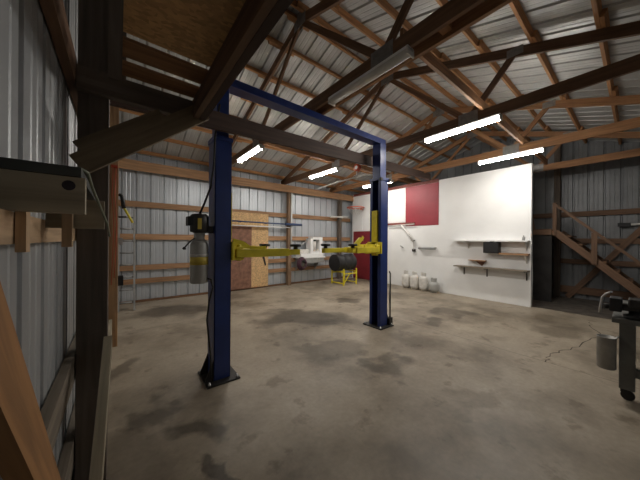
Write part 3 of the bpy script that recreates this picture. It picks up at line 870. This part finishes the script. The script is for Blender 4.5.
mb = MB(); mb.tube([(4.60, 4.32, 3.22), (4.75, 4.2, 3.27), (4.95, 3.95, 3.26)], 0.022, 8); mb.build('boom', 'white', cr)

# ---------------------------------------------------------------- left back corner things
ld = thing('ladder', 'aluminium ladder leaning in the far left corner', 'ladder', (0.14, 7.3, 0))
def lp(x, s):
    return Vector((x, 7.22 + 0.42 * s, 0 + 2.35 * s))
for xx in (0.0, 0.29):
    mb = MB(); mb.bar(lp(xx, 0), lp(xx, 1), 0.035, 0.075, (0, -1, 0)); mb.build('rail', 'grey', ld)
for k in range(8):
    s = 0.08 + 0.12 * k
    mb = MB(); mb.tube([lp(0.0, s), lp(0.29, s)], 0.02, 8); mb.build('rung', 'grey', ld)
mb = MB()
for k, (xo, yb) in enumerate(((0, 0), (0, 0))):
    dx = 0.034 * k
    mb.tube([(-0.07 + dx, 4.935, 2.75), (-0.085 + dx, 4.935, 2.3), (-0.06 + dx, 4.93, 1.9), (-0.07 + dx, 4.935, 1.4), (-0.085 + dx, 4.935, 0.95 + .1 * k)], 0.004, 6)
mb.box(-0.095, -0.02, 4.93, 4.951, 2.72, 2.76)
tag(mb.build('extension_cord', 'cord_red'), 'red extension cord hanging down the brown left wall post', 'cord')
mb = MB(); mb.box(-0.007, 0.05, 4.97, 5.05, 1.55, 1.66)
tag(mb.build('outlet_box', 'steel'), 'silver outlet box on the brown left wall post', 'outlet')
mb = MB(); mb.box(-0.007, 0.06, 4.98, 5.06, 0.92, 1.07)
tag(mb.build('switch_box', 'black'), 'small black box low on the brown left wall post', 'box')
gr = thing('grease_gun', 'black and yellow hand tool hanging off the brown left wall post', 'tool', (0.0, 5.0, 1.85))
mb = MB(); mb.tube([(-0.007, 4.99, 2.33), (0.035, 4.99, 2.31), (0.06, 4.98, 2.12)], 0.028, 10); mb.build('head', 'black', gr)
mb = MB(); mb.tube([(0.06, 4.98, 2.13), (0.17, 4.97, 1.90)], 0.016, 8); mb.build('handle', 'yellow', gr)
mb = MB(); mb.tube([(-0.007, 4.99, 1.98), (0.09, 4.98, 1.99)], 0.012, 8); mb.build('hook', 'black', gr)

# ---------------------------------------------------------------- stair in the right bay
st = thing('staircase', 'open timber staircase with handrail in the dim right bay', 'staircase', (9.65, 0.5, 0))
SX0, SX1 = 9.2, 10.1
top, bot = Vector((0, 1.40, 1.92)), Vector((0, -0.42, 0.0))
for xx in (SX0, SX1):
    mb = MB(); mb.bar((xx, bot.y, 0.11), (xx, top.y, top.z), 0.045, 0.16); mb.build('stringer', 'dark_wood', st)
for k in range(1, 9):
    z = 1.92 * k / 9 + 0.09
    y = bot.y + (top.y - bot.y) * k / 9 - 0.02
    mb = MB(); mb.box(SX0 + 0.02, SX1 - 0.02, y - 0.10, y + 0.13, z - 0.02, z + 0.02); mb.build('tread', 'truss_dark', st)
mb = MB(); mb.box(SX0 - 0.04, SX0 + 0.04, 1.36, 1.44, 1.82, 2.70); mb.build('newel_post', 'dark_wood', st)
mb = MB(); mb.box(SX0 - 0.065, SX0 - 0.025, 0.62, 0.72, 1.10, 1.88); mb.build('baluster', 'dark_wood', st)
mb = MB(); mb.box(SX0 - 0.065, SX0 - 0.025, -0.25, -0.15, 0.25, 1.0); mb.build('baluster', 'dark_wood', st)
mb = MB(); mb.bar((SX0 - 0.045, 1.42, 2.68), (SX0 - 0.045, -0.3, 0.90), 0.038, 0.06); mb.build('handrail', 'dark_wood', st)
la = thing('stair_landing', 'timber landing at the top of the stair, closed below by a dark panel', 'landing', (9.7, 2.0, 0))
mb = MB(); mb.box(SX0, 10.25, 1.46, 2.9, 1.93, 1.97); mb.build('deck', 'dark_wood', la)
mb = MB(); mb.box(SX0 - 0.03, SX0 + 0.01, 1.46, 2.9, 1.84, 2.0); mb.build('rim_board', 'dark_wood', la)
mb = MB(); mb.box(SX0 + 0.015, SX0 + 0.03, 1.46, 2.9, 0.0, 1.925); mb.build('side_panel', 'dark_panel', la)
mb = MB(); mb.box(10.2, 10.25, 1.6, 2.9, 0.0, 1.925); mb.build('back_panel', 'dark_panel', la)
mb = MB(); mb.bar((SX0 + 0.05, 1.86, 1.985), (SX0 + 0.03, 2.02, 3.05), 0.03, 0.09, (0, 1, 0))
tag(mb.build('leaning_stud', 'dark_wood'), 'pale stud standing on the stair landing behind the partition edge', 'board')
wl = thing('wall_tube', 'white tube with dark end on the right end wall', 'tube lamp', (XR - 0.1, 0.1, 2.1))
mb = MB(); mb.tube([(XR - 0.115, 0.12, 2.11), (XR - 0.115, -0.7, 2.16)], 0.028, 10); mb.build('tube', 'white_dirty', wl)
mb = MB(); mb.box(XR - 0.15, XR - 0.08, 0.12, 0.34, 2.06, 2.16); mb.build('end_box', 'black', wl)

# ---------------------------------------------------------------- dark workbench at the right edge
BX, BY, BT = 4.12, 0.12, 0.86
wb = thing('workbench', 'dark heavy steel workbench cut off by the right edge', 'workbench', (4.7, -0.2, 0))
mb = MB(); mb.box(BX - 0.06, 5.4, BY - 0.66, BY + 0.05, BT - 0.05, BT); mb.build('bench_top', 'bench', wb, bevel=0.004)
for xx, yy in ((BX, BY - 0.11), (5.2, BY - 0.11), (BX, BY - 0.62), (5.2, BY - 0.62)):
    mb = MB(); mb.box(xx, xx + 0.13, yy, yy + 0.11, 0.12, BT - 0.05)
    lg_ = mb.build('leg', 'bench', wb, bevel=0.004)
    mb = MB(); mb.lathe((xx + 0.065, yy + 0.05, 0.05), [(0.05, -0.02), (0.05, 0.02)], 18, 'x'); mb.box(xx + 0.03, xx + 0.1, yy + 0.03, yy + 0.10, 0.08, 0.12)
    mb.build('caster', 'black', lg_)
mb = MB(); mb.box(BX + 0.13, 5.2, BY - 0.10, BY - 0.04, 0.24, 0.32); mb.build('lower_rail', 'bench', wb)
mb = MB(); mb.box(BX + 0.02, BX + 0.09, BY - 0.51, BY - 0.11, 0.26, 0.34); mb.build('side_rail', 'bench', wb)
vs = thing('bench_vise', 'black bench vise with pale lever on the workbench corner', 'vise', (4.2, 0.05, BT))
mb = MB(); mb.lathe((4.18, 0.0, BT), [(0.1, 0), (0.1, 0.03), (0.06, 0.045), (0.06, 0.08)], 18); mb.build('swivel_base', 'black', vs)
mb = MB(); mb.box(4.13, 4.23, -0.25, 0.14, BT + 0.075, BT + 0.14); mb.box(4.09, 4.27, -0.1, 0.06, BT + 0.12, BT + 0.205); mb.build('body', 'black_iron', vs, bevel=0.01)
mb = MB(); mb.box(4.09, 4.27, 0.10, 0.19, BT + 0.06, BT + 0.20); mb.build('front_jaw', 'black', vs, bevel=0.01)
mb = MB(); mb.tube([(4.16, 0.18, BT + 0.10), (4.10, 0.235, BT + 0.10)], 0.028, 12); mb.build('screw', 'black_iron', vs)
mb = MB(); mb.tube([(4.02, 0.17, BT + 0.275), (4.06, 0.21, BT + 0.24), (4.08, 0.235, BT + 0.2), (4.08, 0.25, BT + 0.10), (4.075, 0.255, BT + 0.03)], 0.011, 8); mb.build('lever', 'steel', vs)
cn = thing('hanging_can', 'tall grey metal can hanging on the left side of the workbench', 'can', (4.08, 0.20, 0.31))
mb = MB(); mb.lathe((4.08, 0.205, 0.31), [(0.064, 0), (0.072, 0.01), (0.072, 0.33), (0.076, 0.335), (0.068, 0.335), (0.064, 0.05)], 24); mb.build('body', 'gal', cn)
mb = MB(); mb.tube([(4.10, 0.14, 0.62), (4.115, 0.128, 0.66), (4.125, 0.124, 0.64)], 0.006, 6); mb.build('hook', 'steel', cn)
